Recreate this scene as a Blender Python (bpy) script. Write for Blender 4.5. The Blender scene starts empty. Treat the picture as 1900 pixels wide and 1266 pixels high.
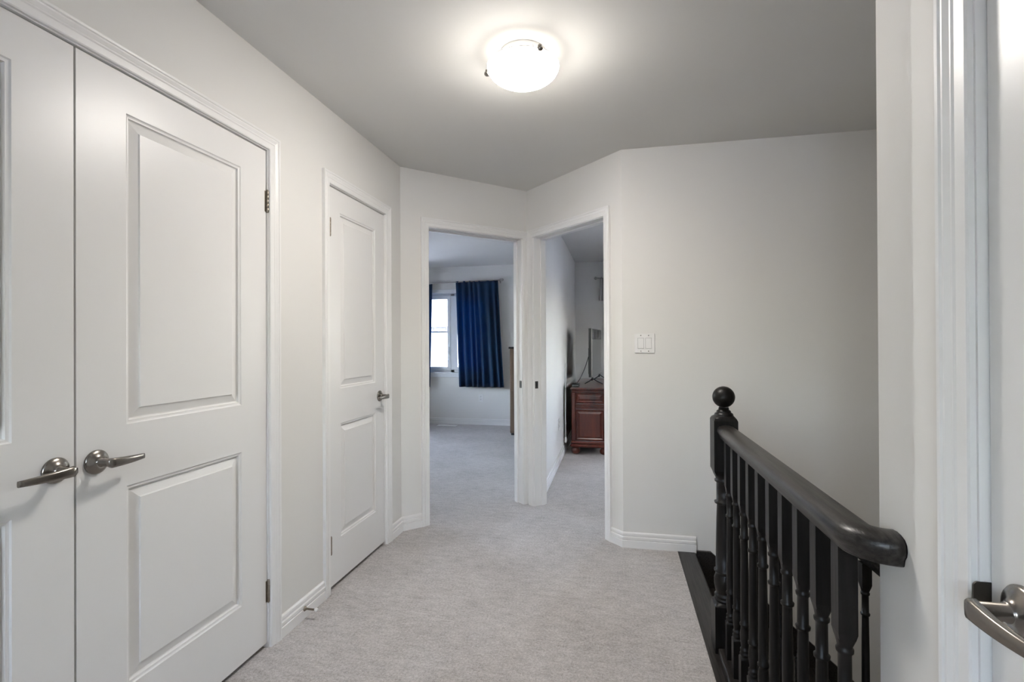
import bpy, math, random
from mathutils import Vector, Matrix
random.seed(7)
S = bpy.context.scene
COL = S.collection
sq = math.sqrt(0.5)

# ---------------------------------------------------------------- camera, world, sun, exposure
YAW, PITCH, ROLL, CAMH, FPX = -0.20247, 0.00379, -0.00474, 1.2537, 937.7
cam_d = bpy.data.cameras.new('camera'); cam = bpy.data.objects.new('camera', cam_d); COL.objects.link(cam)
cam_d.sensor_width = 36.0; cam_d.lens = FPX / 1900.0 * 36.0; cam_d.clip_start = 0.02; cam_d.clip_end = 300
fw = Vector((math.sin(YAW) * math.cos(PITCH), math.cos(YAW) * math.cos(PITCH), math.sin(PITCH)))
rt = Vector((math.cos(YAW), -math.sin(YAW), 0)); up = rt.cross(fw)
rt2 = rt * math.cos(ROLL) + up * math.sin(ROLL); up2 = up * math.cos(ROLL) - rt * math.sin(ROLL)
m = Matrix((rt2, up2, -fw)).transposed().to_4x4(); m.translation = Vector((0, 0, CAMH))
cam.matrix_world = m
S.camera = cam

world = bpy.data.worlds.new('world'); S.world = world; world.use_nodes = True
wn = world.node_tree.nodes; wl = world.node_tree.links
bg = wn['Background']
sky = wn.new('ShaderNodeTexSky'); sky.sky_type = 'NISHITA'; sky.sun_disc = False
sky.sun_elevation = math.radians(55); sky.sun_rotation = math.radians(90); sky.air_density = 1.0; sky.dust_density = 2.0
hz = wn.new('ShaderNodeHueSaturation'); hz.inputs['Saturation'].default_value = 0.62   # thin overcast
wl.new(sky.outputs[0], hz.inputs['Color']); wl.new(hz.outputs[0], bg.inputs[0]); bg.inputs[1].default_value = 7.0

S.view_settings.view_transform = 'Standard'; S.view_settings.look = 'None'
S.view_settings.gamma = 1.0; S.view_settings.use_curve_mapping = False
S.view_settings.exposure = 0.74
LAMP_STRENGTH = 84.0
S.cycles.caustics_reflective = False; S.cycles.caustics_refractive = False
S.cycles.max_bounces = 8; S.cycles.diffuse_bounces = 4; S.cycles.glossy_bounces = 3
S.cycles.use_adaptive_sampling = True; S.cycles.adaptive_threshold = 0.03; S.cycles.max_bounces = 6

# ---------------------------------------------------------------- materials
def new_mat(name):
    mt = bpy.data.materials.new(name); mt.use_nodes = True
    nt = mt.node_tree; return mt, nt.nodes, nt.links, nt.nodes['Principled BSDF']

def coords(n, l, scale=(1, 1, 1)):
    tc = n.new('ShaderNodeTexCoord'); mp = n.new('ShaderNodeMapping'); mp.inputs['Scale'].default_value = scale
    geo = n.new('ShaderNodeNewGeometry')
    l.new(geo.outputs['Position'], mp.inputs['Vector']); return mp.outputs['Vector']

def ocoords(n, l, scale=(1, 1, 1)):
    tc = n.new('ShaderNodeTexCoord'); mp = n.new('ShaderNodeMapping'); mp.inputs['Scale'].default_value = scale
    l.new(tc.outputs['Object'], mp.inputs['Vector']); return mp.outputs['Vector']

def noise(n, l, vec, scale, detail=3, rough=.5):
    t = n.new('ShaderNodeTexNoise'); t.inputs['Scale'].default_value = scale
    t.inputs['Detail'].default_value = detail; t.inputs['Roughness'].default_value = rough
    l.new(vec, t.inputs['Vector']); return t.outputs['Fac']

def ramp(n, l, fac, stops):
    r = n.new('ShaderNodeValToRGB'); e = r.color_ramp.elements
    while len(e) < len(stops): e.new(0.5)
    for el, (p, c) in zip(e, stops): el.position = p; el.color = (*c, 1)
    l.new(fac, r.inputs['Fac']); return r.outputs['Color']

def bump(n, l, h, strength, dist, bs):
    b = n.new('ShaderNodeBump'); b.inputs['Strength'].default_value = strength; b.inputs['Distance'].default_value = dist
    l.new(h, b.inputs['Height']); l.new(b.outputs['Normal'], bs.inputs['Normal'])

def paint(name, col, rough, bscale=180, bstr=.08, spec=.4):
    mt, n, l, b = new_mat(name); v = coords(n, l)
    f = noise(n, l, v, 2.2, 0)
    c2 = tuple(x * .975 for x in col)
    l.new(ramp(n, l, f, [(.3, c2), (.7, col)]), b.inputs['Base Color'])
    b.inputs['Roughness'].default_value = rough; b.inputs['Specular IOR Level'].default_value = spec
    if bstr: bump(n, l, noise(n, l, v, bscale, 2), bstr, .0012, b)
    return mt

def plain(name, col, rough=.5, metal=0.0, spec=.5, coat=0.0):
    mt, n, l, b = new_mat(name); v = ocoords(n, l)
    f = noise(n, l, v, 9, 3)
    l.new(ramp(n, l, f, [(.25, tuple(x * .93 for x in col)), (.75, col)]), b.inputs['Base Color'])
    b.inputs['Roughness'].default_value = rough; b.inputs['Metallic'].default_value = metal
    b.inputs['Specular IOR Level'].default_value = spec; b.inputs['Coat Weight'].default_value = coat
    return mt

def wood(name, dark, light, scale, rough, coat=.0, bstr=.12, spec=.5):
    mt, n, l, b = new_mat(name); v = coords(n, l, scale)
    f = noise(n, l, v, 1.0, 5, .62)
    l.new(ramp(n, l, f, [(.32, dark), (.68, light)]), b.inputs['Base Color'])
    b.inputs['Roughness'].default_value = rough; b.inputs['Coat Weight'].default_value = coat
    b.inputs['Coat Roughness'].default_value = .18; b.inputs['Specular IOR Level'].default_value = spec
    bump(n, l, f, bstr, .002, b)
    return mt

M = {}
M['wall'] = paint('wall_paint', (.735, .721, .688), .6, bstr=0, spec=.3)
M['ceiling'] = paint('ceiling_paint', (.715, .705, .68), .9, bstr=0, spec=.15)
M['trim'] = paint('trim_paint', (.80, .79, .77), .38, bstr=0)
M['door'] = paint('door_paint', (.77, .76, .74), .34, bstr=0)
def carpet():
    mt, n, l, b = new_mat('carpet'); v = coords(n, l)
    fine = noise(n, l, v, 260, 2, .6); tuft = noise(n, l, v, 95, 3, .7); mid = noise(n, l, coords(n, l, (1, 2.2, 1)), 14, 4, .65); big = noise(n, l, v, 2.6, 4, .6)
    acc = None
    for src, w in ((fine, .30), (tuft, .36), (mid, .20), (big, .14)):
        k = n.new('ShaderNodeMath'); k.operation = 'MULTIPLY_ADD'; l.new(src, k.inputs[0]); k.inputs[1].default_value = w
        if acc is None: k.inputs[2].default_value = 0
        else: l.new(acc, k.inputs[2])
        acc = k.outputs[0]
    l.new(ramp(n, l, acc, [(.36, (.245, .222, .205)), (.52, (.475, .448, .428)), (.66, (.68, .655, .635))]), b.inputs['Base Color'])
    b.inputs['Roughness'].default_value = .95; b.inputs['Specular IOR Level'].default_value = .1
    b.inputs['Sheen Weight'].default_value = .1
    bump(n, l, acc, .5, .012, b)
    return mt
M['carpet'] = carpet()
M['blackwood'] = wood('black_stained_oak', (.003, .0027, .0024), (.036, .032, .029), (130, 6, 130), .36, .1, .5, .4)
M['blackwood_v'] = wood('black_stained_oak_upright', (.0028, .0025, .0023), (.011, .0097, .009), (90, 90, 7), .4, .0, .3, .28)
M['nickel'] = plain('satin_nickel', (.27, .25, .225), .26, 1.0)
M['bronze'] = plain('hinge_metal', (.30, .26, .21), .35, 1.0)
M['darkmetal'] = plain('dark_plate_metal', (.10, .095, .085), .4, 1.0)
M['rubber'] = plain('white_rubber', (.75, .74, .72), .6)
M['plate'] = plain('white_switch_plastic', (.80, .79, .77), .3)
M['gap_shade'] = plain('painted_gap_shade', (.42, .41, .40), .5)  # grey painted in for the shade in the gaps around the rockers
M['slot'] = plain('slot_dark', (.02, .02, .02), .6)
M['cherry'] = wood('dark_cherry_wood', (.035, .004, .0018), (.15, .022, .008), (9, 9, 2.5), .28, .5, .05)
M['brown'] = wood('brown_board', (.095, .058, .036), (.17, .11, .072), (12, 12, 1.5), .6, 0, .05)
M['blackplastic'] = plain('black_plastic', (.006, .006, .007), .35)
M['tvscreen'] = plain('tv_screen', (.012, .014, .016), .12, 0, .8, .5)
M['whitevinyl'] = plain('white_vinyl', (.82, .83, .85), .35)
M['silverrod'] = plain('curtain_rod_metal', (.42, .40, .38), .35, 1.0)
M['cable_white'] = plain('white_cable', (.75, .75, .73), .5)
def fabric(name, a, b_, sc=900, rough=.9):
    mt, n, l, b = new_mat(name); v = coords(n, l)
    f = noise(n, l, v, sc, 2); g = noise(n, l, v, 6, 3)
    mx = n.new('ShaderNodeMath'); mx.operation = 'ADD'; l.new(f, mx.inputs[0]); l.new(g, mx.inputs[1])
    dv = n.new('ShaderNodeMath'); dv.operation = 'MULTIPLY'; dv.inputs[1].default_value = .5; l.new(mx.outputs[0], dv.inputs[0])
    l.new(ramp(n, l, dv.outputs[0], [(.35, a), (.65, b_)]), b.inputs['Base Color'])
    b.inputs['Roughness'].default_value = rough; b.inputs['Sheen Weight'].default_value = .2
    return mt, n, l, b
M['navy'], n_, l_, b_ = fabric('navy_curtain_cloth', (.002, .022, .062), (.004, .042, .11))
# a little daylight soaks through the cloth
tl = n_.new('ShaderNodeBsdfTranslucent'); tl.inputs['Color'].default_value = (.003, .075, .2, 1)
ms = n_.new('ShaderNodeMixShader'); ms.inputs[0].default_value = .35
out = [x for x in n_ if x.type == 'OUTPUT_MATERIAL'][0]
l_.new(b_.outputs[0], ms.inputs[1]); l_.new(tl.outputs[0], ms.inputs[2]); l_.new(ms.outputs[0], out.inputs[0])
M['sheer'] = fabric('grey_sheer_cloth', (.42, .41, .39), (.55, .54, .52))[0]
def glass():
    mt, n, l, b = new_mat('window_glass'); out = [x for x in n if x.type == 'OUTPUT_MATERIAL'][0]
    t = n.new('ShaderNodeBsdfTransparent'); g = n.new('ShaderNodeBsdfGlossy'); g.inputs['Roughness'].default_value = .02
    lw = n.new('ShaderNodeFresnel'); lw.inputs['IOR'].default_value = 1.45
    mx = n.new('ShaderNodeMixShader'); l.new(lw.outputs[0], mx.inputs[0]); l.new(t.outputs[0], mx.inputs[1]); l.new(g.outputs[0], mx.inputs[2])
    l.new(mx.outputs[0], out.inputs[0]); return mt
M['glass'] = glass()
def lampglass(name, strength):
    mt, n, l, b = new_mat(name)
    v = coords(n, l); f = noise(n, l, v, 18, 2)
    c = ramp(n, l, f, [(.2, (1, .935, .868)), (.8, (1, .955, .895))])
    b.inputs['Base Color'].default_value = (.85, .84, .82, 1); b.inputs['Roughness'].default_value = .3
    l.new(c, b.inputs['Emission Color'])
    # the bowl glows most where it is turned down, towards its middle, and least at the rim
    g = n.new('ShaderNodeNewGeometry'); sx = n.new('ShaderNodeSeparateXYZ'); l.new(g.outputs['Normal'], sx.inputs[0])
    mr = n.new('ShaderNodeMapRange'); mr.inputs['From Min'].default_value = -.15; mr.inputs['From Max'].default_value = -1.0
    mr.inputs['To Min'].default_value = strength * .19; mr.inputs['To Max'].default_value = strength
    l.new(sx.outputs['Z'], mr.inputs['Value']); l.new(mr.outputs[0], b.inputs['Emission Strength'])
    return mt
M['lamp'] = lampglass('lit_frosted_glass', LAMP_STRENGTH)
M['lamp_in'] = lampglass('lit_glass_inside', LAMP_STRENGTH * .085)
M['siding'] = plain('pale_siding', (.13, .13, .13), .7)
M['siding2'] = plain('grey_board', (.07, .072, .075), .7)
M['roof'] = plain('grey_shingle', (.05, .05, .052), .85)
M['lawn'] = plain('pale_ground', (.40, .42, .46), .95)

# ---------------------------------------------------------------- mesh helpers
class MB:
    def __init__(s): s.v = []; s.f = []; s.sm = []
    def add(s, vs, fs, smooth=False):
        o = len(s.v); s.v += [tuple(p) for p in vs]
        for f in fs: s.f.append(tuple(i + o for i in f)); s.sm.append(smooth)
        return s
    def hexa(s, p, T=None):
        """8 points: bottom 4 ccw, top 4 ccw"""
        if T: p = [T(*q) for q in p]
        return s.add(p, [(3, 2, 1, 0), (4, 5, 6, 7), (0, 1, 5, 4), (1, 2, 6, 5), (2, 3, 7, 6), (3, 0, 4, 7)])
    def box(s, x0, x1, y0, y1, z0, z1, T=None):
        return s.hexa([(x0, y0, z0), (x1, y0, z0), (x1, y1, z0), (x0, y1, z0), (x0, y0, z1), (x1, y0, z1), (x1, y1, z1), (x0, y1, z1)], T)
    def bbox(s, x0, x1, y0, y1, z0, z1, c, T=None):
        """box with chamfered vertical+top edges: three stacked rings"""
        def ring(z, i):
            a, b, d, e = x0 + i, x1 - i, y0 + i, y1 - i
            k = c
            return [(a + k, d, z), (b - k, d, z), (b, d + k, z), (b, e - k, z), (b - k, e, z), (a + k, e, z), (a, e - k, z), (a, d + k, z)]
        rs = [ring(z0, c), ring(z0 + c, 0), ring(z1 - c, 0), ring(z1, c)]
        return s.loft(rs, T=T)
    def loft(s, rings, cap=True, smooth=False, T=None, closed=True, flags=None):
        n = len(rings[0]); vs = [p for r in rings for p in r]
        if T: vs = [T(*p) for p in vs]
        o = len(s.v); s.v += [tuple(p) for p in vs]
        for i in range(len(rings) - 1):
            fl = flags[i] if flags else smooth
            for j in range(n if closed else n - 1):
                k = (j + 1) % n
                s.f.append((o + i * n + j, o + i * n + k, o + (i + 1) * n + k, o + (i + 1) * n + j)); s.sm.append(fl)
        if cap:
            s.f.append(tuple(o + j for j in reversed(range(n)))); s.sm.append(False)
            s.f.append(tuple(o + (len(rings) - 1) * n + j for j in range(n))); s.sm.append(False)
        return s
    def lathe(s, prof, c, n=24, axis='z', cap=True, smooth=True):
        """prof: (r, h) along axis from c"""
        rings = []
        for r, h in prof:
            ring = []
            for j in range(n):
                a = 2 * math.pi * j / n; p, q = r * math.cos(a), r * math.sin(a)
                if axis == 'z': ring.append((c[0] + p, c[1] + q, c[2] + h))
                elif axis == 'x': ring.append((c[0] + h, c[1] + p, c[2] + q))
                else: ring.append((c[0] + q, c[1] + h, c[2] + p))
            rings.append(ring)
        return s.loft(rings, cap, smooth)
    def tube(s, pts, r, n=10):
        pts = [Vector(p) for p in pts]; rings = []
        for i, p in enumerate(pts):
            t = (pts[min(i + 1, len(pts) - 1)] - pts[max(i - 1, 0)]).normalized()
            a = t.orthogonal().normalized() if i == 0 else (pa - t * pa.dot(t)).normalized()
            pa = a; b = t.cross(a)
            rings.append([tuple(p + (a * math.cos(2 * math.pi * j / n) + b * math.sin(2 * math.pi * j / n)) * r) for j in range(n)])
        return s.loft(rings, True, True)
    def mesh(s, name, off):
        me = bpy.data.meshes.new(name)
        me.from_pydata([(a - off[0], b - off[1], c - off[2]) for a, b, c in s.v], [], s.f)
        me.polygons.foreach_set('use_smooth', s.sm); me.update()
        import bmesh
        bm = bmesh.new(); bm.from_mesh(me); bmesh.ops.recalc_face_normals(bm, faces=bm.faces); bm.to_mesh(me); bm.free()
        return me
    def build(s, name, mat, parent=None, origin=None):
        xs, ys, zs = zip(*s.v)
        o = origin or ((min(xs) + max(xs)) / 2, (min(ys) + max(ys)) / 2, min(zs))
        ob = bpy.data.objects.new(name, s.mesh(name, o)); COL.objects.link(ob)
        ob.data.materials.append(M[mat] if isinstance(mat, str) else mat)
        place(ob, o, parent); return ob

WLOC = {}
def place(ob, o, parent):
    WLOC[ob.name] = Vector(o)
    if parent: ob.parent = parent; ob.location = Vector(o) - WLOC[parent.name]
    else: ob.location = o
def thing(name, loc):
    o = bpy.data.objects.new(name, None); COL.objects.link(o); o.empty_display_size = .05
    place(o, loc, None); return o
def tag(o, label, cat=None, group=None, kind=None):
    o['label'] = label
    if cat: o['category'] = cat
    if group: o['group'] = group
    if kind: o['kind'] = kind
    return o
def struct(o, label, cat): return tag(o, label, cat, kind='structure')
def copy_tree(o, d, parent=None):
    c = o.copy(); COL.objects.link(c)
    WLOC[c.name] = WLOC[o.name] + Vector(d)
    if parent: c.parent = parent; c.location = WLOC[c.name] - WLOC[parent.name]
    else: c.location = WLOC[c.name]
    for ch in list(o.children): copy_tree(ch, d, c)
    return c

# ---------------------------------------------------------------- plan of the house
H = 2.44
XL = -1.4104                                   # left wall face
L = Vector((XL, 3.16525)); Cc = L + Vector((1, 1)) * 1.03412 * sq; R = Cc + Vector((1, -1)) * 1.01552 * sq
XR = .481; YE = 1.064                          # right wall face and its far corner
YB = R.y; YFAR = 7.5; XDIV = -.585; XEND = 3.0; YBACK = -2.2
XCARP, XNOSE = .356, .463
TH = .115; HEAD = 2.058
def frame(P, d, n):
    """local (s along, v out of the face, z) -> world"""
    return lambda s_, v_, z_: (P[0] + d[0] * s_ + n[0] * v_, P[1] + d[1] * s_ + n[1] * v_, z_)
FL = frame((XL, 0), (0, 1), (1, 0))            # left wall: s = world Y
FA = frame(L, (sq, sq), (sq, -sq))             # left angled wall
FB = frame(Cc, (sq, -sq), (-sq, -sq))          # right angled wall
FBK = frame((0, YB), (1, 0), (0, -1))          # back wall: s = world X
FR = frame((XR, 0), (0, 1), (-1, 0))           # right wall: s = world Y
FF = frame((0, YFAR), (1, 0), (0, -1))         # far wall of the bedrooms: s = world X
FD = frame((XDIV, 0), (0, 1), (1, 0))          # dividing wall, right bedroom side

def wall(name, T, s0, s1, label, z0=0, z1=H, openings=(), th=TH, mat='wall'):
    b = MB(); cur = s0
    for a, c, zb, zt in sorted(openings):
        if a > cur: b.box(cur, a, -th, 0, z0, z1, T)
        if zb > z0: b.box(a, c, -th, 0, z0, zb, T)
        if zt < z1: b.box(a, c, -th, 0, zt, z1, T)
        cur = c
    if s1 > cur: b.box(cur, s1, -th, 0, z0, z1, T)
    return struct(b.build(name, mat), label, 'wall')

DCL = (.327, 1.847); D2 = (2.303, 2.931); OA = (.206, .986); OB = (.0926, .859); D4 = (.030, .7985)
JT = .018
wall('wall_left', FL, YBACK, L.y, 'long white painted wall holding the closet and linen doors', openings=[(DCL[0] - JT, DCL[1] + JT, 0, HEAD + JT), (D2[0] - JT, D2[1] + JT, 0, HEAD + JT)])
wall('wall_angle_left', FA, 0, 1.03412 + .1, 'angled white wall with the doorway to the bedroom with blue curtains', openings=[(OA[0] - JT, OA[1] + JT, 0, HEAD + JT)])
wall('wall_angle_right', FB, -.1, 1.01552, 'angled white wall with the doorway to the bedroom with the television', openings=[(OB[0] - JT, OB[1] + JT, 0, HEAD + JT)])
wall('wall_back', FBK, R.x, XEND, 'white wall with the light switch behind the stairs', z0=-2.8)
wall('wall_right', FR, YBACK, YE, 'near white wall beside the handrail end, with the closed door', z0=0, openings=[(D4[0] - JT, D4[1] + JT, 0, HEAD + JT)])
wall('wall_stairwell_near', frame((0, YE), (1, 0), (0, 1)), XR, XEND, 'white wall on the near side of the stairwell', z0=-2.8)
wall('wall_stairwell_end', frame((XEND, 0), (0, 1), (-1, 0)), YBACK, YB + TH, 'white wall at the far end of the stairwell', z0=-2.8)
FILL_WIN3 = (-1.32, -.46, .98, 2.04); FBH = frame((0, YBACK), (1, 0), (0, 1))  # unseen opening added behind the camera for fill daylight on the landing
wall('wall_behind', FBH, -2.2, XEND, 'white wall at the near end of the landing', openings=[FILL_WIN3], th=.16)
FILL_WIN5 = (5.3, 5.9, .95, 1.95); FRB = frame((2.45, 0), (0, 1), (-1, 0))  # unseen opening added so daylight reaches the television bedroom's far wall
wall('wall_bedroom_right', FRB, YB + .1, YFAR, 'white wall on the right side of the right bedroom', openings=[FILL_WIN5], th=.16)
wall('wall_closet_back', frame((-2.05, 0), (0, 1), (1, 0)), YBACK, 3.2, 'white wall at the back of the closets')
wall('wall_bedroom_near', frame((0, 3.28), (1, 0), (0, 1)), -4.4, XL - .02, 'white wall on the near side of the left bedroom')
FILL_WIN4 = (5.1, 6.4, .80, 2.03); FLB = frame((-4.4, 0), (0, 1), (1, 0))  # unseen side opening added to supply more daylight to the left bedroom
wall('wall_bedroom_left', FLB, 3.16, YFAR + TH, 'white wall on the left side of the left bedroom', openings=[FILL_WIN4], th=.16)
WIN1 = (-3.10, -1.90, .80, 2.03); WIN2 = (.95, 1.95, .80, 2.03)
wall('wall_far', FF, -4.4, 2.6, 'white bedroom wall behind the blue curtains, with the windows', openings=[WIN1, WIN2], th=.16)
wall('wall_divider', FD, Cc.y + .02, YFAR, 'white wall running between the two bedrooms', th=.12)

cb = MB(); cb.box(-4.6, XEND + .2, YBACK - .15, YFAR + .16, H, H + .2)
struct(cb.build('ceiling', 'ceiling'), 'smooth grey-white ceiling over the landing and bedrooms', 'ceiling')
fb = MB(); fb.box(-4.6, XCARP, YBACK - .15, YFAR + .16, -.25, 0)
fb.box(XCARP, XEND + .2, YBACK - .15, YE - .03, -.25, 0); fb.box(XCARP, XEND + .2, YB + .01, YFAR + .16, -.25, 0)
struct(fb.build('floor', 'carpet'), 'grey-beige carpet covering the landing and bedroom floors', 'floor')
lb = MB(); lb.box(-.5, XEND + .2, YE - .2, YB + .2, -2.95, -2.8)
struct(lb.build('floor_lower', 'blackwood'), 'dark floor at the bottom of the stairwell', 'floor')
lw = MB(); lw.box(XNOSE - .2, XNOSE - .03, YE - .1, YB + .1, -2.8, -.25)
struct(lw.build('wall_under_landing', 'wall'), 'white wall under the landing in the stairwell', 'wall')

# ---------------------------------------------------------------- trim: casings, jambs, baseboards
CW = .057
CPROF = [(0, 0), (0, .0075), (.003, .0098), (.022, .0108), (.0255, .0128), (.0285, .0128), (.031, .0106), (.0345, .0122), (.041, .0150), (.0445, .0150), (.0465, .0135), (.0495, .0165), (.055, .0175), (CW, .0165), (CW, 0)]
def casing(name, T, s0, s1, label, smax=9, smin=-9, reveal=.004, depth=TH, stop=True, door_v=-.007, stopv=None):
    root = thing(name, T((s0 + s1) / 2, 0, 0)); struct(root, label, 'door frame')
    a0, a1, zt = s0 - reveal, s1 + reveal, HEAD + reveal
    cl = lambda x: max(smin, min(smax, x))
    legs = [[[T(cl(a0 - u), v, 0) for u, v in CPROF], [T(cl(a0 - u), v, zt + u) for u, v in CPROF]],
            [[T(cl(a1 + u), v, 0) for u, v in CPROF], [T(cl(a1 + u), v, zt + u) for u, v in CPROF]]]
    for lg in legs: MB().loft(lg).build('side_casing', 'trim', root)
    MB().loft([[T(cl(a0 - u), v, zt + u) for u, v in CPROF], [T(cl(a1 + u), v, zt + u) for u, v in CPROF]]).build('head_casing', 'trim', root)
    for x0, x1 in ((s0 - JT, s0), (s1, s1 + JT)):
        MB().box(x0, x1, -depth, 0, 0, HEAD, T).build('side_jamb', 'trim', root)
    MB().box(s0 - JT, s1 + JT, -depth, 0, HEAD, HEAD + JT, T).build('head_jamb', 'trim', root)
    if stopv is not None:
        b = MB(); b.box(s0, s0 + .011, stopv - .034, stopv, 0, HEAD, T); b.box(s1 - .011, s1, stopv - .034, stopv, 0, HEAD, T)
        b.box(s0, s1, stopv - .034, stopv, HEAD - .011, HEAD, T); b.build('stop_strip', 'trim', root)
    return root
casing('trim_1', FL, *DCL, 'white moulded frame around the double closet doors', stopv=-.046)
casing('trim_2', FL, *D2, 'white moulded frame around the narrow linen door', stopv=-.046)
tA = casing('trim_3', FA, *OA, 'white moulded frame of the doorway to the blue-curtained bedroom', smax=1.034, stopv=-.06)
tB = casing('trim_4', FB, *OB, 'white moulded frame of the doorway to the television bedroom', smin=0, stopv=-.06)
tD = casing('trim_5', FR, *D4, 'white moulded frame around the near right door', stopv=-.056)

BPROF = [(.0, .014), (.043, .014), (.0450, .0100), (.0475, .0118), (.052, .0138), (.064, .0138), (.0665, .0070), (.0715, .0068), (.075, .0096), (.086, .0092), (.0905, .0062), (.093, .0035), (.093, 0), (0, 0)]
def baseboard(name, runs, label):
    """runs: list of (T, s0, s1, m0, m1); m: mitre factor, s grows by m*v at that end"""
    b = MB()
    for T, s0, s1, m0, m1 in runs:
        b.loft([[T(s0 + m0 * v, v, z) for z, v in BPROF], [T(s1 + m1 * v, v, z) for z, v in BPROF]])
    return struct(b.build(name, 'trim'), label, 'baseboard')
mt_ = math.tan(math.radians(22.5))
co = CW + .004
baseboard('baseboard_left', [(FL, DCL[1] + co, D2[0] - co, 0, 0)], 'white moulded baseboard between closet and linen door')
baseboard('baseboard_left_near', [(FL, YBACK, DCL[0] - co, 0, 0)], 'white moulded baseboard on the near left wall')
baseboard('baseboard_angle_left', [(FL, D2[1] + co, L.y, 0, mt_), (FA, 0, OA[0] - co, -mt_, 0)], 'short bent white baseboard between linen door and bedroom doorway')
baseboard('baseboard_back', [(FB, OB[1] + co, 1.01552, 0, mt_), (FBK, R.x, XNOSE, -mt_, 0)], 'white baseboard under the light switch ending at the stairs')
baseboard('baseboard_far_left', [(FF, -4.4, XDIV - .12, 0, 0)], 'white baseboard under the blue curtains')
baseboard('baseboard_far_right', [(FF, XDIV, 2.45, 0, 0)], 'white baseboard behind the dresser on the far wall')
baseboard('baseboard_divider', [(FD, Cc.y + .12, YFAR, 0, 0)], 'white baseboard along the wall between the bedrooms')
baseboard('baseboard_right', [(FR, D4[1] + co, YE, 0, 0)], 'white baseboard beside the near right door')

# ---------------------------------------------------------------- doors
RINGS = [(0, 0), (.0035, -.0034), (.0075, -.0044), (.0105, -.0044), (.013, -.0118), (.0165, -.0125), (.0435, -.0052), (.0460, -.0016), (.050, -.0016)]
def door(name, T, s0, s1, label, face=-.007, z0=.021, z1=2.0535, th=.035, st=.142, panels=((.243, .837), (1.019, 1.940)), st2=None):
    b = MB(); q = lambda s_, v_, z_: T(s_, face + v_, z_)
    p0, p1 = s0 + st, s1 - (st2 or st)
    def quad(a, c, zb, zt): b.add([q(a, 0, zb), q(c, 0, zb), q(c, 0, zt), q(a, 0, zt)], [(0, 1, 2, 3)])
    quad(s0, p0, z0, z1); quad(p1, s1, z0, z1)
    zs = [z0] + [z for p in panels for z in p] + [z1]
    for i in range(0, len(zs), 2): quad(p0, p1, zs[i], zs[i + 1])
    for zb, zt in panels:
        rings = [[q(p0 + u, v, zb + u), q(p1 - u, v, zb + u), q(p1 - u, v, zt - u), q(p0 + u, v, zt - u)] for u, v in RINGS]
        b.loft(rings, cap=False); b.add(rings[-1], [(0, 1, 2, 3)])
    # edges and back
    f = [q(s0, 0, z0), q(s1, 0, z0), q(s1, 0, z1), q(s0, 0, z1), q(s0, -th, z0), q(s1, -th, z0), q(s1, -th, z1), q(s0, -th, z1)]
    b.add(f, [(4, 5, 6, 7), (0, 1, 5, 4), (1, 2, 6, 5), (2, 3, 7, 6), (3, 0, 4, 7)])
    me_ob = b.build(name, 'door'); return struct(me_ob, label, 'door')

def handle(dr, T, s, z, dirn, face=-.007, length=.112):
    """lever handle: rose + stem, lever a sub-part; lever runs towards dirn (+1/-1) along s"""
    P = lambda v, ds=0, dz=0: T(s + ds, face + v, z + dz)
    n_ = Vector(T(0, 1, 0)) - Vector(T(0, 0, 0)); t_ = Vector(T(1, 0, 0)) - Vector(T(0, 0, 0))
    b = MB(); N = 32
    prof = [(.0335, 0), (.0335, .004), (.031, .007), (.025, .010), (.0185, .0125), (.0145, .0165), (.0128, .019), (.0128, .0205), (.0108, .0205), (.0108, .052)]
    rings = []
    for r, h in prof:
        rings.append([P(h, r * math.cos(2 * math.pi * j / N), r * math.sin(2 * math.pi * j / N)) for j in range(N)])
    b.loft(rings, True, True); hd = b.build('handle', 'nickel', dr, origin=P(.0))
    # lever: rounded-rect sections, tapering, gently bowed back towards the door at the tip
    lv = MB(); rings = []
    K = 14
    for k in range(K + 1):
        t = k / K
        ds = dirn * (-.012 + t * (length + .012))
        hh = .0142 - .0066 * t                              # half height
        ww = .0085 - .0040 * t                              # half thickness
        if k == 0: hh *= .55; ww *= .5
        vc = .0545 + .004 * math.sin(t * math.pi) - .010 * t * t
        zz = -.0035 * t
        ring = []
        for j in range(16):
            a = 2 * math.pi * j / 16; ca, sa = math.cos(a), math.sin(a)
            e = .55
            ring.append(P(vc + ww * math.copysign(abs(ca) ** e, ca), ds, zz + hh * math.copysign(abs(sa) ** e, sa)))
        rings.append(ring)
    lv.loft(rings, True, True); lv.build('lever', 'nickel', hd, origin=P(.05))
    return hd

def hinge(dr, T, s, z, face=-.007, side=1):
    b = MB(); c = T(s, face + .0045, z - .043)
    for k in range(5):
        b.lathe([(.0052, .0174 * k), (.0058, .0174 * k + .0008), (.0058, .0174 * k + .0158), (.0052, .0174 * k + .0166)], c, 12)
    b.lathe([(.003, -.004), (.005, -.002), (.005, .09), (.003, .092)], c, 10)
    h = b.build('hinge', 'bronze', dr)
    MB().box(s - .012, s + .012, face - .0005, face + .0012, z - .043, z + .043, T).build('hinge_leaf', 'bronze', h)

d1 = door('door_1', FL, DCL[0] + .003, 1.0865, 'white two-panel closet door cut by the left picture edge')
d2 = door('door_2', FL, 1.0925, DCL[1] - .003, 'white two-panel closet door, right leaf of the pair')
d3 = door('door_3', FL, D2[0] + .003, D2[1] - .003, 'narrow white two-panel linen door beyond the closet', st=.113)
d4 = door('door_4', FR, D4[0] + .003, D4[1] - .003, 'closed white door at the right picture edge', face=-.012)
handle(d1, FL, 1.040, .930, -1); handle(d2, FL, 1.145, .928, 1, length=.105)
handle(d3, FL, 2.866, .933, -1, length=.10); handle(d4, FR, .7385, .916, -1, face=-.012, length=.115)
for z in (1.845, .232):
    hinge(d2, FL, DCL[1] + .002, z); hinge(d3, FL, D2[0] + .014, z)
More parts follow.
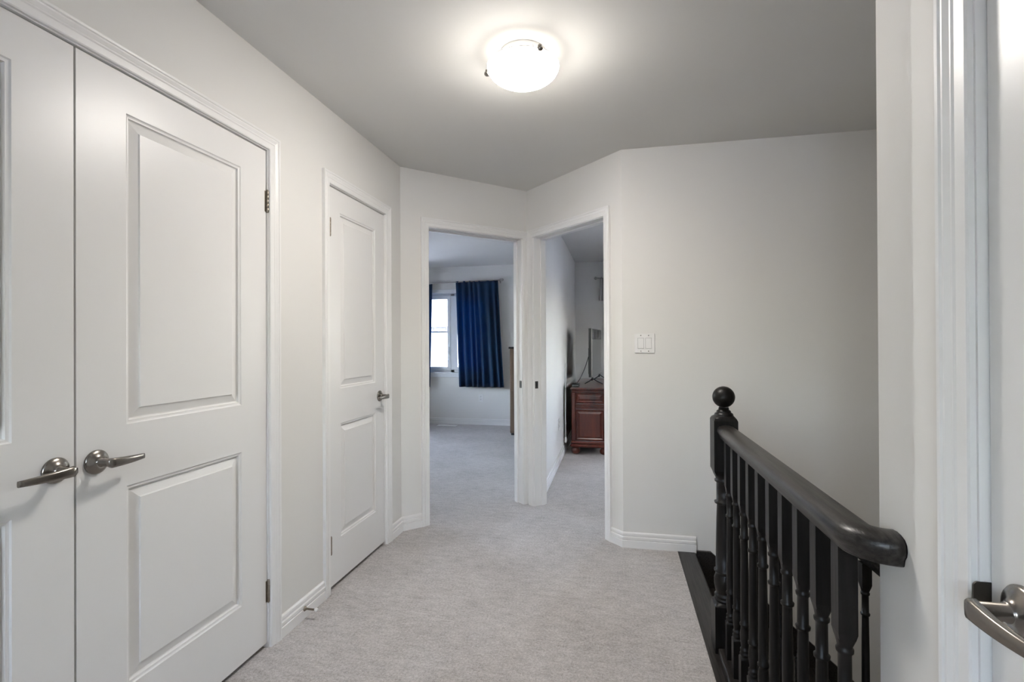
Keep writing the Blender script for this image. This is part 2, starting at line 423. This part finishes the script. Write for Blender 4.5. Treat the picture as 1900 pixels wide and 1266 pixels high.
# strike plates on the jambs
def strike(root, T, s, v, z, sgn, w=.028, hgt=.056):
    b = MB(); b.bbox(s - .0015, s + .0015, v - w / 2, v + w / 2, z - hgt / 2, z + hgt / 2, .001, T)
    pl = b.build('strike_plate', 'darkmetal', root); pl['label'] = 'small dark metal latch plate'
    MB().box(s - .002, s + .002, v - w / 2 + .008, v + w / 2 - .008, z - .014, z + .014, T).build('latch_hole', 'slot', pl)
strike(tA, FA, OA[1], -.022, .93, -1); strike(tB, FB, OB[0], -.022, .93, 1)
# strike plate on the face of the right door's jamb, rounded at its outer lip
out_ = [(-.0130, .880), (.0035, .880)] + [(.0035 + .005 * math.sin(q), .885 - .005 * math.cos(q)) for q in [math.pi / 8 * k for k in range(1, 5)]]
out_ += [(.0085 - .005 * (1 - math.cos(q)), .9215 + .006 * math.sin(q)) for q in [math.pi / 8 * k for k in range(0, 5)]] + [(-.0130, .9275)]
lp = MB().loft([[FR(D4[1] + .0005, v, z) for v, z in out_], [FR(D4[1] - .0022, v, z) for v, z in out_]]).build('strike_plate', 'darkmetal', tD)
lp['label'] = 'dark metal latch plate with a rounded lip'

# ---------------------------------------------------------------- light switch, outlets, floor register, door stop
def switch_plate():
    T = FBK; x0, x1, z0, z1 = .112, .232, 1.188, 1.307
    root = thing('light_switch', T((x0 + x1) / 2, 0, z0)); tag(root, 'white double rocker light switch on the wall beside the doorway', 'light switch')
    MB().bbox(x0, x1, .0002, .006, z0, z1, .002, T).build('plate', 'plate', root)
    for cx in (.149, .195):
        fr = MB(); fr.box(cx - .0185, cx + .0185, .004, .0064, 1.2145, 1.2805, T); f_ = fr.build('rocker_gap_shade', 'gap_shade', root)
        rk = MB(); zc = 1.2475
        rk.loft([[T(cx - .0165, .005, zc - .031), T(cx + .0165, .005, zc - .031), T(cx + .0165, .0095, zc - .031), T(cx - .0165, .0095, zc - .031)],
                 [T(cx - .0165, .005, zc), T(cx + .0165, .005, zc), T(cx + .0165, .0072, zc), T(cx - .0165, .0072, zc)],
                 [T(cx - .0165, .005, zc + .031), T(cx + .0165, .005, zc + .031), T(cx + .0165, .0068, zc + .031), T(cx - .0165, .0068, zc + .031)]])
        rk.build('rocker', 'plate', root)
        for zz in (1.2, 1.295):
            MB().lathe([(.0032, -.007), (.0030, -.0062), (.001, -.006)], (cx, YB, zz), 10, 'y').build('screw', 'nickel', root)
switch_plate()
def outlet(T, s, z, label):
    root = thing('wall_outlet', T(s, 0, z - .057)); tag(root, label, 'wall outlet')
    MB().bbox(s - .036, s + .036, .0002, .006, z - .058, z + .058, .002, T).build('plate', 'plate', root)
    for dz in (-.021, .021):
        r_ = MB(); r_.bbox(s - .0165, s + .0165, .005, .0072, z + dz - .014, z + dz + .014, .004, T); so = r_.build('socket', 'plate', root)
        sl = MB(); sl.box(s - .008, s - .005, .007, .0076, z + dz - .004, z + dz + .006, T); sl.box(s + .005, s + .008, .007, .0076, z + dz - .004, z + dz + .006, T)
        sl.build('slots', 'slot', so)
outlet(FF, -2.03, .41, 'white wall outlet below the right blue curtain')
outlet(FD, 5.24, .405, 'white wall outlet on the side wall before the dresser')
rg = thing('floor_register', (-2.52, 7.34, 0)); tag(rg, 'white metal floor vent on the carpet under the window', 'floor vent')
MB().bbox(-2.67, -2.37, 7.285, 7.395, 0, .006, .002).build('vent_plate', 'plate', rg)
for k in range(14):
    MB().box(-2.655 + k * .0205, -2.645 + k * .0205, 7.30, 7.38, .005, .0085).build('vent_slat', 'rubber', rg)
ds = thing('door_stop', (XL + .014, 2.073, .03)); tag(ds, 'small metal door stop with a white rubber tip screwed to the baseboard', 'door stop')
MB().lathe([(.0115, 0), (.0115, .002), (.008, .006), (.0052, .010), (.0045, .010), (.0045, .053)], (XL + .0135, 2.073, .045), 16, 'x').build('rod', 'bronze', ds)
MB().lathe([(.0045, .050), (.0075, .051), (.0080, .060), (.0068, .064), (.003, .065)], (XL + .0135, 2.073, .045), 16, 'x').build('rubber_tip', 'rubber', ds)

# ---------------------------------------------------------------- ceiling light
LX, LY = -.365, 2.03
def ceiling_light(LX, LY, label):
    cl_ = thing('ceiling_light', (LX, LY, H)); tag(cl_, label, 'ceiling light')
    MB().lathe([(.092, -.0005), (.094, -.004), (.094, -.018), (.09, -.022), (.03, -.023)], (LX, LY, H), 40).build('ceiling_pan', 'plate', cl_)
    RB, ZR, DB = .147, -.056, .074
    prof = []
    for k in range(15):
        t = k / 14
        r = RB * (1 - t ** 2) ** .5 if t < 1 else .0005
        prof.append((max(r, .0006), ZR - DB * t))
    inner = [(max(r - .004, .0005), h + .004) for r, h in prof]
    bw = MB().lathe(prof, (LX, LY, H), 48, cap=False).build('glass_bowl', 'lamp', cl_)
    MB().lathe([(RB, ZR)] + inner, (LX, LY, H), 48, cap=False).build('bowl_lining', 'lamp_in', bw)
    MB().lathe([(RB + .0012, ZR - .003), (RB + .002, ZR - .0015), (RB + .0012, ZR)], (LX, LY, H), 48, cap=False).build('rim', 'nickel', bw)
    for a in (math.radians(-55), math.radians(65), math.radians(178)):
        cx, cy = LX + (RB + .006) * math.cos(a), LY + (RB + .006) * math.sin(a)
        MB().lathe([(.004, ZR + .008), (.008, ZR + .004), (.007, ZR - .002), (.012, ZR - .006), (.0125, ZR - .012), (.009, ZR - .017), (.002, ZR - .019)], (cx, cy, H), 14).build('clip_knob', 'nickel', cl_)
        MB().tube([(cx, cy, H + ZR), (LX + .1 * math.cos(a), LY + .1 * math.sin(a), H + ZR + .02), (LX + .09 * math.cos(a), LY + .09 * math.sin(a), H - .012)], .0025, 8).build('clip_arm', 'plate', cl_)
ceiling_light(LX, LY, 'round flush ceiling light with a glowing frosted glass bowl over the landing')

# ---------------------------------------------------------------- landing nosing, stairs
nz = MB(); nz.box(XCARP, XNOSE - .012, YE - .03, YB, -.03, .002)
rr = [[(XNOSE - .012 + .012 * math.cos(a), y, -.014 + .016 * math.sin(a)) for a in [math.pi / 2 - math.pi * k / 8 for k in range(9)]] for y in (YE - .03, YB)]
nz.loft(rr, True, True)
struct(nz.build('trim_6', 'blackwood'), 'dark stained wood edge strip between carpet and stairs', 'floor trim')
fa = MB(); fa.box(XNOSE - .035, XNOSE - .018, YE, YB, -.25, -.03)
struct(fa.build('trim_7', 'blackwood'), 'dark stained riser board under the landing edge', 'floor trim')
RISE, RUN = .2, .2257
YN = 2.2; X0 = .431
stair = thing('staircase', (XNOSE + 1.0, 2.68, -2.8)); tag(stair, 'dark stained wooden stairs going down along the switch wall', 'staircase')
tr = None
for k in range(11):
    x = XNOSE - .02 + k * RUN; z = -RISE * (k + 1)
    if tr is None:
        t_ = MB(); t_.box(x - .02, x + RUN + .008, YN, YB - .02, z - .028, z)
        t_.loft([[(x + RUN + .008 + .014 * math.cos(a), y, z - .014 + .014 * math.sin(a)) for a in [math.pi / 2 - math.pi * i / 6 for i in range(7)]] for y in (YN, YB - .02)], True, True)
        tr = t_.build('tread', 'blackwood', stair)
        r_ = MB(); r_.box(x + RUN - .014, x + RUN, YN, YB - .02, z - RISE, z - .028); rs = r_.build('riser', 'blackwood', stair)
        base = (x, z)
    else:
        d_ = (x - base[0], 0, z - base[1]); copy_tree(tr, d_, stair); copy_tree(rs, d_, stair)
SL = RISE / RUN
def slanted(y0, y1, top, bot, x0, x1, flat=None):
    zt = lambda x: top - SL * (x - x0)
    return MB().hexa([(x0, y0, zt(x0) - bot), (x1, y0, zt(x1) - bot), (x1, y1, zt(x1) - bot), (x0, y1, zt(x0) - bot), (x0, y0, zt(x0)), (x1, y0, zt(x1)), (x1, y1, zt(x1)), (x0, y1, zt(x0))])
sk = slanted(YB - .02, YB - .0005, .012, .36, .545, XEND - .01)
sk.box(XNOSE, .545, YB - .02, YB - .0005, -.35, .012)
sk.build('wall_skirt', 'blackwood', stair)
slanted(YN - .022, YN + .022, -.10, .32, XNOSE, 2.8).build('stringer', 'blackwood', stair)

# ---------------------------------------------------------------- railings
def ring_sq(c, z, half, e=1.0, n=24, cham=.0):
    """n-gon ring between square (e=1) and circle (e=0), half = half width"""
    out = []
    for j in range(n):
        a = 2 * math.pi * (j + .0) / n + math.pi / 4
        ca, sa = math.cos(a), math.sin(a)
        k = 1 / max(abs(ca), abs(sa))
        rsq = half * k; rci = half
        r = rsq * e + rci * (1 - e)
        out.append((c[0] + r * ca, c[1] + r * sa, z))
    return out
def turned(c, rows):
    """rows: (z, half, e) from bottom to top"""
    rings = [ring_sq(c, z, h, e) for z, h, e in rows]
    fl = [not (rows[i][2] > .5 and rows[i + 1][2] > .5) and abs(rows[i][0] - rows[i + 1][0]) > 0 for i in range(len(rows) - 1)]
    return MB().loft(rings, True, flags=fl)
RAIL_B, RAIL_T = .866, .920
HW = .017
def baluster_rows(zb, ztop, blk=.672, foot=.166):
    q = foot; w = HW
    return [(zb, w, 1), (q - .004, w, 1), (q + .002, w * .86, .35), (q + .004, w * .80, 0), (q + .008, w * .98, 0), (q + .014, w * 1.0, 0), (q + .018, w * .78, 0), (q + .023, w * .92, 0), (q + .028, w * .95, 0), (q + .032, w * .72, 0),
            (q + .040, w * .74, 0), (q + .060, w * .90, 0), (q + .080, w * .93, 0), (q + .098, w * .78, 0), (q + .107, w * .72, 0), (q + .110, w * .96, 0), (q + .115, w * 1.0, 0), (q + .120, w * .80, 0),
            (q + .16, w * .80, 0), (q + .28, w * .77, 0), (blk - .106, w * .68, 0), (blk - .100, w * .70, 0), (blk - .098, w * .92, 0), (blk - .092, w * .96, 0), (blk - .088, w * .72, 0), (blk - .05, w * .70, 0),
            (blk - .022, w * .70, 0), (blk - .018, w * .90, 0), (blk - .012, w * .92, 0), (blk - .009, w * .76, 0), (blk - .004, w * .80, .2), (blk + .010, w * .93, .7), (blk + .022, w, 1), (ztop, w, 1)]
HPROF = [(-.021, 0), (-.0245, .003), (-.027, .014), (-.0325, .022), (-.0345, .031), (-.0325, .041), (-.026, .0485), (-.014, .0528), (0, .054), (.014, .0528), (.026, .0485), (.0325, .041), (.0345, .031), (.0325, .022), (.027, .014), (.0245, .003), (.021, 0)]
def sweep(path, prof):
    pts = [Vector(p) for p in path]; rings = []
    for i, p in enumerate(pts):
        t = pts[min(i + 1, len(pts) - 1)] - pts[max(i - 1, 0)]; t.z = 0; t.normalize()
        r_ = Vector((t.y, -t.x, 0))
        rings.append([tuple(p + r_ * u + Vector((0, 0, v))) for u, v in prof])
    return MB().loft(rings, True, True)
rail = thing('stair_railing', (X0, 1.6, 0)); tag(rail, 'black wooden landing railing with turned balusters and ball-topped newel', 'railing')
path = [(X0, YN - .04 - k * (YN - .04 - 1.054) / 12, RAIL_B) for k in range(13)]
path += [(X0 + .05 - .05 * math.cos(a), 1.054 - .05 * math.sin(a), RAIL_B) for a in [math.pi / 2 * k / 10 for k in range(1, 11)]] + [(XR - .0005, 1.004, RAIL_B)]
sweep(path, HPROF).build('handrail', 'blackwood', rail)
sh = MB(); sh.bbox(X0 - .036, X0 + .036, YE - .0, YN - .044, .002, .026, .004); sh.build('base_shoe', 'blackwood', rail)
bal = None
for k in range(10):
    y = 2.096 - k * .1118
    if bal is None: bal = turned((X0, y), baluster_rows(.026, RAIL_B + .004)).build('baluster', 'blackwood_v', rail); y0b = y
    else: copy_tree(bal, (0, y - y0b, 0), rail)
NW = .0455
nrows = [(.002, NW, 1), (.188, NW, 1), (.196, NW * .80, .2), (.199, NW * .76, 0), (.203, NW * .88, 0), (.208, NW * .90, 0), (.212, NW * .76, 0), (.218, NW * .86, 0), (.223, NW * .88, 0), (.228, NW * .74, 0), (.236, NW * .78, 0),
         (.265, NW * .90, 0), (.290, NW * .90, 0), (.306, NW * .78, 0), (.314, NW * .74, 0), (.317, NW * .88, 0), (.323, NW * .91, 0), (.329, NW * .76, 0), (.40, NW * .74, 0), (.52, NW * .68, 0), (.588, NW * .64, 0), (.593, NW * .66, 0), (.595, NW * .82, 0),
         (.601, NW * .85, 0), (.605, NW * .66, 0), (.65, NW * .66, 0), (.680, NW * .66, 0), (.684, NW * .80, 0), (.691, NW * .82, 0), (.695, NW * .70, 0), (.700, NW * .74, .2), (.715, NW * .9, .7), (.732, NW, 1), (.935, NW, 1), (.945, NW * .95, .8), (.952, NW * .85, .35), (.953, NW * .80, 0),
         (.956, NW * .82, 0), (.962, NW * .76, 0), (.966, NW * .60, 0), (.969, NW * .62, 0), (.973, NW * .58, 0), (.977, NW * .46, 0), (.986, NW * .42, 0)]
nwl = turned((X0, YN), nrows).build('newel_post', 'blackwood_v', rail)
br = .0435; zc = 1.0285
MB().lathe([(max(br * math.sin(a), .0006), -br * math.cos(a)) for a in [.42 + (math.pi - .42) * k / 20 for k in range(21)]], (X0, YN, zc), 32).build('finial_ball', 'blackwood_v', nwl)
# descending railing along the inner side of the stairs
rail2 = thing('stair_railing', (1.5, YN, -1.0)); tag(rail2, 'sloping black stair railing going down behind the landing railing', 'railing')
zu = lambda x: .842 - SL * (x - X0)
sweep([(x, YN, zu(x)) for x in [X0 + .03 + k * (2.6 - X0 - .03) / 16 for k in range(17)]], HPROF).build('handrail', 'blackwood', rail2)
for k in range(14):
    x = .943 + (k - 5) * .0762
    if x < X0 + .07: continue
    top = zu(x) + .006; zb = -.10 - SL * (x - XNOSE) - .01
    blk = .290 - SL * (x - .943)
    turned((x, YN), baluster_rows(zb, top, blk, blk - .50)).build('baluster', 'blackwood_v', rail2)

# ---------------------------------------------------------------- left bedroom: window, curtains, cabinet
def window(name, x0, x1, z0, z1, label, T=FF):
    root = thing(name, T((x0 + x1) / 2, 0, z0)); struct(root, label, 'window')
    c = .06
    # interior casing and stool
    for a0, a1, b0, b1, nm in ((x0 - c, x0, z0, z1, 'side_casing'), (x1, x1 + c, z0, z1, 'side_casing'), (x0 - c, x1 + c, z1, z1 + c, 'head_casing')):
        MB().bbox(a0, a1, 0, .015, b0, b1, .003, T).build(nm, 'whitevinyl', root)
    MB().bbox(x0 - c - .02, x1 + c + .02, -.05, .028, z0 - .022, z0, .004, T).build('sill', 'whitevinyl', root)
    MB().bbox(x0 - c, x1 + c, 0, .014, z0 - .075, z0 - .022, .003, T).build('apron', 'whitevinyl', root)
    f = .035; v0, v1 = -.135, -.055
    fr = MB(); fr.box(x0, x0 + f, v0, v1, z0, z1, T); fr.box(x1 - f, x1, v0, v1, z0, z1, T); fr.box(x0, x1, v0, v1, z1 - f, z1, T); fr.box(x0, x1, v0, v1, z0, z0 + f, T)
    xm = (x0 + x1) / 2; fr.box(xm - .03, xm + .03, v0, v1, z0, z1, T); fr.build('frame', 'whitevinyl', root)
    rv = MB(); rv.box(x0 - .002, x0 + .002, v1, 0, z0, z1, T); rv.box(x1 - .002, x1 + .002, v1, 0, z0, z1, T); rv.box(x0, x1, v1, 0, z1 - .002, z1 + .002, T)
    rv.build('reveal_liner', 'whitevinyl', root)
    for a0, a1 in ((x0 + f, xm - .03), (xm + .03, x1 - f)):
        sb = MB(); e = .048; va, vb = v0 + .02, v1 + .006; g0, g1, h0, h1 = a0 + .002, a1 - .002, z0 + f + .002, z1 - f - .002
        sb.box(g0, g0 + e, va, vb, h0, h1, T); sb.box(g1 - e, g1, va, vb, h0, h1, T); sb.box(g0 + e, g1 - e, va, vb, h1 - e, h1, T); sb.box(g0 + e, g1 - e, va, vb, h0, h0 + e, T)
        sash = sb.build('sash', 'whitevinyl', root)
        MB().box(g0 + e, g1 - e, v0 + .045, v0 + .051, h0 + e, h1 - e, T).build('pane', 'glass', sash)
        MB().box(g0 + e, g1 - e, v0 + .04, v0 + .056, 1.421, 1.441, T).build('muntin', 'whitevinyl', sash)
        lk = MB(); lk.bbox(a1 - .035, a1 - .02, vb, vb + .014, 1.08, 1.20, .003, T); lk.build('lock_lever', 'plate', sash)
window('window_1', *WIN1, 'white casement window between the navy curtains')
window('window_2', *WIN2, 'white casement window in the television bedroom')
window('fill_window_3', *FILL_WIN3, 'unseen white casement window added behind the camera to fill the landing with daylight', FBH)
window('fill_window_5', *FILL_WIN5, 'unseen white casement window added on the right wall to brighten the television bedroom', FRB)
window('fill_window_4', *FILL_WIN4, 'unseen white casement window added on the left wall to brighten the left bedroom', FLB)

def curtain(name, x0t, x1t, x0b, x1b, ztop, zbot, yc, folds, amp, mat, label, group, seed, thick=.003, tilt=0, dz=0):
    rnd = random.Random(seed); nx, nz_ = folds * 10, 26
    ph = [rnd.uniform(-.5, .5) for _ in range(folds + 2)]; am = [rnd.uniform(.55, 1.25) for _ in range(folds + 2)]
    def pt(i, j):
        u = i / nx; w = j / nz_
        uu = u + .012 * math.sin(w * 3 + seed) * math.sin(u * 9)
        x = (x0t + (x1t - x0t) * uu) * (1 - w) + (x0b + (x1b - x0b) * uu) * w
        # side edges swing out a little on the way down
        q = max(0, min(1, u + .045 * math.sin(2 * math.pi * 1.35 * u + seed) * math.sin(math.pi * u))) * folds; k = int(min(q, folds - 1e-6)); a_ = am[k] * (1 - (q - k)) + am[k + 1] * (q - k); p_ = ph[k] * (1 - (q - k)) + ph[k + 1] * (q - k)
        env = .35 + .65 * min(1, w * 3)
        y = yc - amp * env * a_ * math.sin(2 * math.pi * q + p_ * (1 + w))
        z = ztop + tilt * (x - x0t) - (ztop - zbot) * w + (.004 * math.sin(u * 40) if j == 0 else 0)
        return x, y, z
    b = MB(); vs = []; n = nx + 1
    for j in range(nz_ + 1):
        for i in range(n): vs.append(pt(i, j))
    o = len(vs)
    vs += [(x, y + thick, z) for x, y, z in vs]
    fs = []
    for j in range(nz_):
        for i in range(nx):
            a_ = j * n + i; fs.append((a_, a_ + 1, a_ + n + 1, a_ + n)); fs.append((o + a_ + n, o + a_ + n + 1, o + a_ + 1, o + a_))
    for i in range(nx):
        fs.append((o + i, o + i + 1, i + 1, i)); k = nz_ * n + i; fs.append((k, k + 1, o + k + 1, o + k))
    for j in range(nz_):
        a_ = j * n; fs.append((a_, a_ + n, o + a_ + n, o + a_)); a_ = j * n + nx; fs.append((o + a_, o + a_ + n, a_ + n, a_))
    b.add(vs, fs, True)
    return tag(b.build(name, mat), label, 'curtain', group)
YC = YFAR - .085
curtain('curtain', -2.40, -1.735, -2.355, -1.645, 2.200, .585, YC, 7, .026, 'navy', 'wide navy blue curtain on the right side of the bedroom window', 'navy curtains', 3)
curtain('curtain', -3.40, -2.775, -3.42, -2.825, 2.170, .575, YC, 7, .026, 'navy', 'narrow visible strip of navy curtain beside the left door frame', 'navy curtains', 5)
def rod(x0, x1, z0, z1, yc, label, brackets):
    root = thing('curtain_rod', ((x0 + x1) / 2, YFAR, min(z0, z1) - .02)); tag(root, label, 'curtain rod')
    MB().tube([(x0, yc, z0), (x1, yc, z1)], .008, 12).build('pole', 'silverrod', root)
    for x, z, sg in ((x0, z0, -1), (x1, z1, 1)):
        f = MB(); f.lathe([(.008, 0), (.013, .004 * sg), (.010, .010 * sg), (.019, .022 * sg), (.022, .034 * sg), (.016, .046 * sg), (.004, .054 * sg)], (x, yc, z), 16, 'x'); f.build('finial', 'silverrod', root)
    for x in brackets:
        z = z0 + (z1 - z0) * (x - x0) / (x1 - x0)
        b = MB(); b.bbox(x - .009, x + .009, YFAR - .004, YFAR - .0002, z - .04, z + .03, .001); b.tube([(x, YFAR - .003, z - .014), (x, yc - .004, z - .014), (x, yc - .011, z + .002)], .005, 8)
        b.build('bracket', 'silverrod', root)
rod(-3.45, -1.70, 2.165, 2.205, YC, 'thin metal curtain rod holding the navy curtains', (-3.38, -1.715))
rod(-.25, 1.95, 2.185, 2.185, YC, 'metal curtain rod end in the television bedroom', (-.20, 1.9))
curtain('curtain', -.215, -.115, -.235, -.085, 2.175, 1.86, YC, 3, .014, 'sheer', 'short grey sheer curtain hanging from the rod in the television bedroom', 'sheer curtains', 9)
curtain('curtain', -.10, .02, -.10, .05, 2.175, 1.30, YC + .02, 3, .014, 'sheer', 'longer grey sheer curtain behind the doorway edge in the television bedroom', 'sheer curtains', 11)

# tall brown cabinet just inside the left bedroom doorway
cab = thing('cabinet', (-1.15, 6.9, 0)); tag(cab, 'tall brown wooden cabinet half hidden by the door frame', 'cabinet')
MB().bbox(-1.41, -.72, 6.715, 7.15, .03, 1.175, .004).build('body', 'brown', cab)
MB().bbox(-1.425, -.715, 6.70, 7.16, 1.175, 1.20, .003).build('top', 'blackplastic', cab)
MB().bbox(-1.40, -.73, 6.73, 7.14, 0, .03, .003).build('plinth', 'blackplastic', cab)
for zb, zt in ((.06, .60), (.63, 1.15)):
    dr_ = MB(); dr_.bbox(-1.395, -.735, 6.700, 6.716, zb, zt, .003); dd = dr_.build('door', 'brown', cab)
    MB().lathe([(.006, 0), (.006, -.012), (.012, -.016), (.012, -.024), (.004, -.027)], (-.80, 6.701, (zb + zt) / 2), 14, 'y').build('knob', 'nickel', dd)

# ---------------------------------------------------------------- right bedroom: dresser, television, cables
DX0, DX1, DY0, DY1, DZ = -.505, -.075, 5.70, 7.25, .745
dre = thing('dresser', ((DX0 + DX1) / 2, (DY0 + DY1) / 2, 0)); tag(dre, 'dark cherry wood dresser under the television', 'dresser')
MB().bbox(DX0 + .035, DX1 - .035, DY0 + .04, DY1 - .03, .13, DZ - .045, .004).build('body', 'cherry', dre)
tp = MB(); tp.bbox(DX0, DX1, DY0 - .01, DY1 + .01, DZ - .022, DZ, .006); tp.build('top', 'cherry', dre)
MB().bbox(DX0 + .012, DX1 - .012, DY0 + .004, DY1, DZ - .048, DZ - .022, .008).build('top_moulding', 'cherry', dre)
for x0_, x1_ in ((DX0 + .012, DX0 + .055), (DX1 - .055, DX1 - .012)):
    MB().bbox(x0_, x1_, DY0 + .012, DY0 + .055, .13, DZ - .048, .006).build('corner_post', 'cherry', dre)
def raised(x0, x1, z0, z1, y, name):
    q = lambda u, v, zz: None
    rr_ = [(0, 0), (.0, -.016), (.008, -.022), (.016, -.017), (.024, -.014), (.045, -.022), (.05, -.022)]
    rings = [[(x0 + u, y + v, z0 + u), (x1 - u, y + v, z0 + u), (x1 - u, y + v, z1 - u), (x0 + u, y + v, z1 - u)] for u, v in rr_]
    return MB().loft(rings, True).build(name, 'cherry', dre)
raised(DX0 + .058, DX1 - .058, .575, DZ - .055, DY0 + .04, 'upper_panel')
raised(DX0 + .058, DX1 - .058, .155, .50, DY0 + .04, 'lower_panel')
MB().bbox(DX0 + .055, DX1 - .055, DY0 + .010, DY0 + .045, .518, .562, .006).build('middle_rail', 'cherry', dre)
bm_ = MB().lathe([(.0012, -.006), (.0052, -.004), (.0065, 0), (.0052, .004), (.0012, .006)], (DX0 + .065, DY0 + .008, .54), 8, 'y').build('bead', 'cherry', dre)
for k in range(1, 21): copy_tree(bm_, (k * .0148, 0, 0), dre)
MB().bbox(DX0 + .006, DX1 - .006, DY0 + .0, DY1 - .01, .115, .145, .010).build('base_moulding', 'cherry', dre)
MB().bbox(DX0 - .004, DX1 + .004, DY0 - .008, DY1, .078, .115, .012).build('plinth', 'cherry', dre)
for fx in (DX0 + .055, DX1 - .055):
    for fy in (DY0 + .055, DY1 - .06):
        MB().lathe([(.030, 0), (.046, .012), (.054, .030), (.050, .052), (.036, .064), (.040, .070), (.044, .080)], (fx, fy, 0), 20).build('bun_foot', 'cherry', dre)

def tv():
    P0 = Vector((-.285, 6.10)); d = Vector((.085, .90)).normalized(); n_ = Vector((d.y, -d.x)); W = .92
    T = frame(P0, d, n_)
    root = thing('television', (P0.x + d.x * W / 2, P0.y + d.y * W / 2, DZ)); tag(root, 'black flat-screen television standing on the dresser, seen edge on', 'television')
    z0, z1 = .835, 1.425
    MB().bbox(0, W, -.034, .0, z0, z1, .003, T).build('cabinet_back', 'blackplastic', root)
    MB().bbox(.16, W - .16, -.062, -.032, z0 + .02, z0 + .36, .012, T).build('rear_housing', 'blackplastic', root)
    fr = MB(); e = .009
    fr.box(0, W, 0, .006, z0, z0 + .016, T); fr.box(0, W, 0, .006, z1 - e, z1, T); fr.box(0, e, 0, .006, z0, z1, T); fr.box(W - e, W, 0, .006, z0, z1, T)
    fr.build('bezel', 'silverrod', root)
    MB().box(e, W - e, 0, .004, z0 + .016, z1 - e, T).build('screen', 'tvscreen', root)
    for s_ in (.12, W - .12):
        lg = MB()
        lg.tube([T(s_, -.008, z0 + .03), T(s_, -.008, z0 - .02), T(s_ - .02, -.012, z0 - .035)], .012, 8)
        for v_ in (-.10, .12): lg.tube([T(s_, -.006, z0 - .015), T(s_, v_ * .4, z0 - .050), T(s_, v_, DZ + .0062)], .006, 8)
        lg.build('stand_leg', 'blackplastic', root)
tv()
dbx = thing('dark_box', (-.45, 5.86, DZ)); tag(dbx, 'small dark box on the dresser top next to the wall', 'electronics box')  # plain dark block at the wall side of the dresser top
MB().bbox(-.495, -.415, 5.80, 5.98, DZ, DZ + .035, .004).build('case', 'blackplastic', dbx)
MB().box(-.49, -.42, 5.7985, 5.8005, DZ + .008, DZ + .026).build('front_panel', 'tvscreen', dbx)
def bez(p, n=24):
    p = [Vector(q) for q in p]; out_ = []
    for i in range(n + 1):
        t = i / n; a = p[0] * (1 - t) ** 3 + p[1] * 3 * t * (1 - t) ** 2 + p[2] * 3 * t * t * (1 - t) + p[3] * t ** 3; out_.append(tuple(a))
    return out_
tag(MB().tube(bez([(-.32, 6.25, 1.10), (-.36, 6.2, .98), (-.38, 6.1, .86), (-.47, 6.02, DZ + .006)]), .0045, 8).build('cable', 'blackplastic'), 'black cable hanging from the back of the television', 'cable')
wc = thing('power_cord', (-.555, 5.66, .06)); tag(wc, 'white cord hanging on the wall beside the dresser', 'cable')
MB().tube(bez([(-.560, 5.72, 1.02), (-.560, 5.70, .7), (-.556, 5.67, .4), (-.556, 5.665, .20)]), .0055, 8).build('cord', 'cable_white', wc)
MB().lathe([(.006, .13), (.013, .135), (.016, .15), (.014, .185), (.007, .20)], (-.556, 5.665, 0), 12).build('plug_end', 'cable_white', wc)

# ---------------------------------------------------------------- outdoors seen through the window
gd = MB(); gd.box(-90, 90, -90, 90, -3.2, -3.0)
struct(gd.build('ground', 'lawn'), 'pale ground outside the bedroom window', 'ground')
hs = thing('neighbour_house', (-7.0, 24, -3.0)); tag(hs, 'pale neighbouring house seen through the bedroom window', 'house')
MB().box(-16, 4, 22, 30, -3.0, 2.0).build('house_wall', 'siding', hs)
MB().add([(-16.5, 21.5, 2.0), (4.5, 21.5, 2.0), (4.5, 26, 4.6), (-16.5, 26, 4.6), (-16.5, 30.5, 2.0), (4.5, 30.5, 2.0)], [(0, 1, 2, 3), (3, 2, 5, 4), (0, 3, 4), (1, 5, 2), (0, 4, 5, 1)]).build('roof', 'roof', hs)
for k in range(36):
    x = -12 + k * .3
    MB().box(x, x + .22, 21.96, 22.0, .9, 1.95).build('siding_board', 'siding2', hs)
for x in (-10.6, -8.2, -5.0):
    w_ = MB(); w_.box(x, x + 1.0, 21.93, 21.99, -.6, .55); fw_ = w_.build('window', 'whitevinyl', hs)
    MB().box(x + .08, x + .92, 21.91, 21.935, -.52, .47).build('pane', 'tvscreen', fw_)
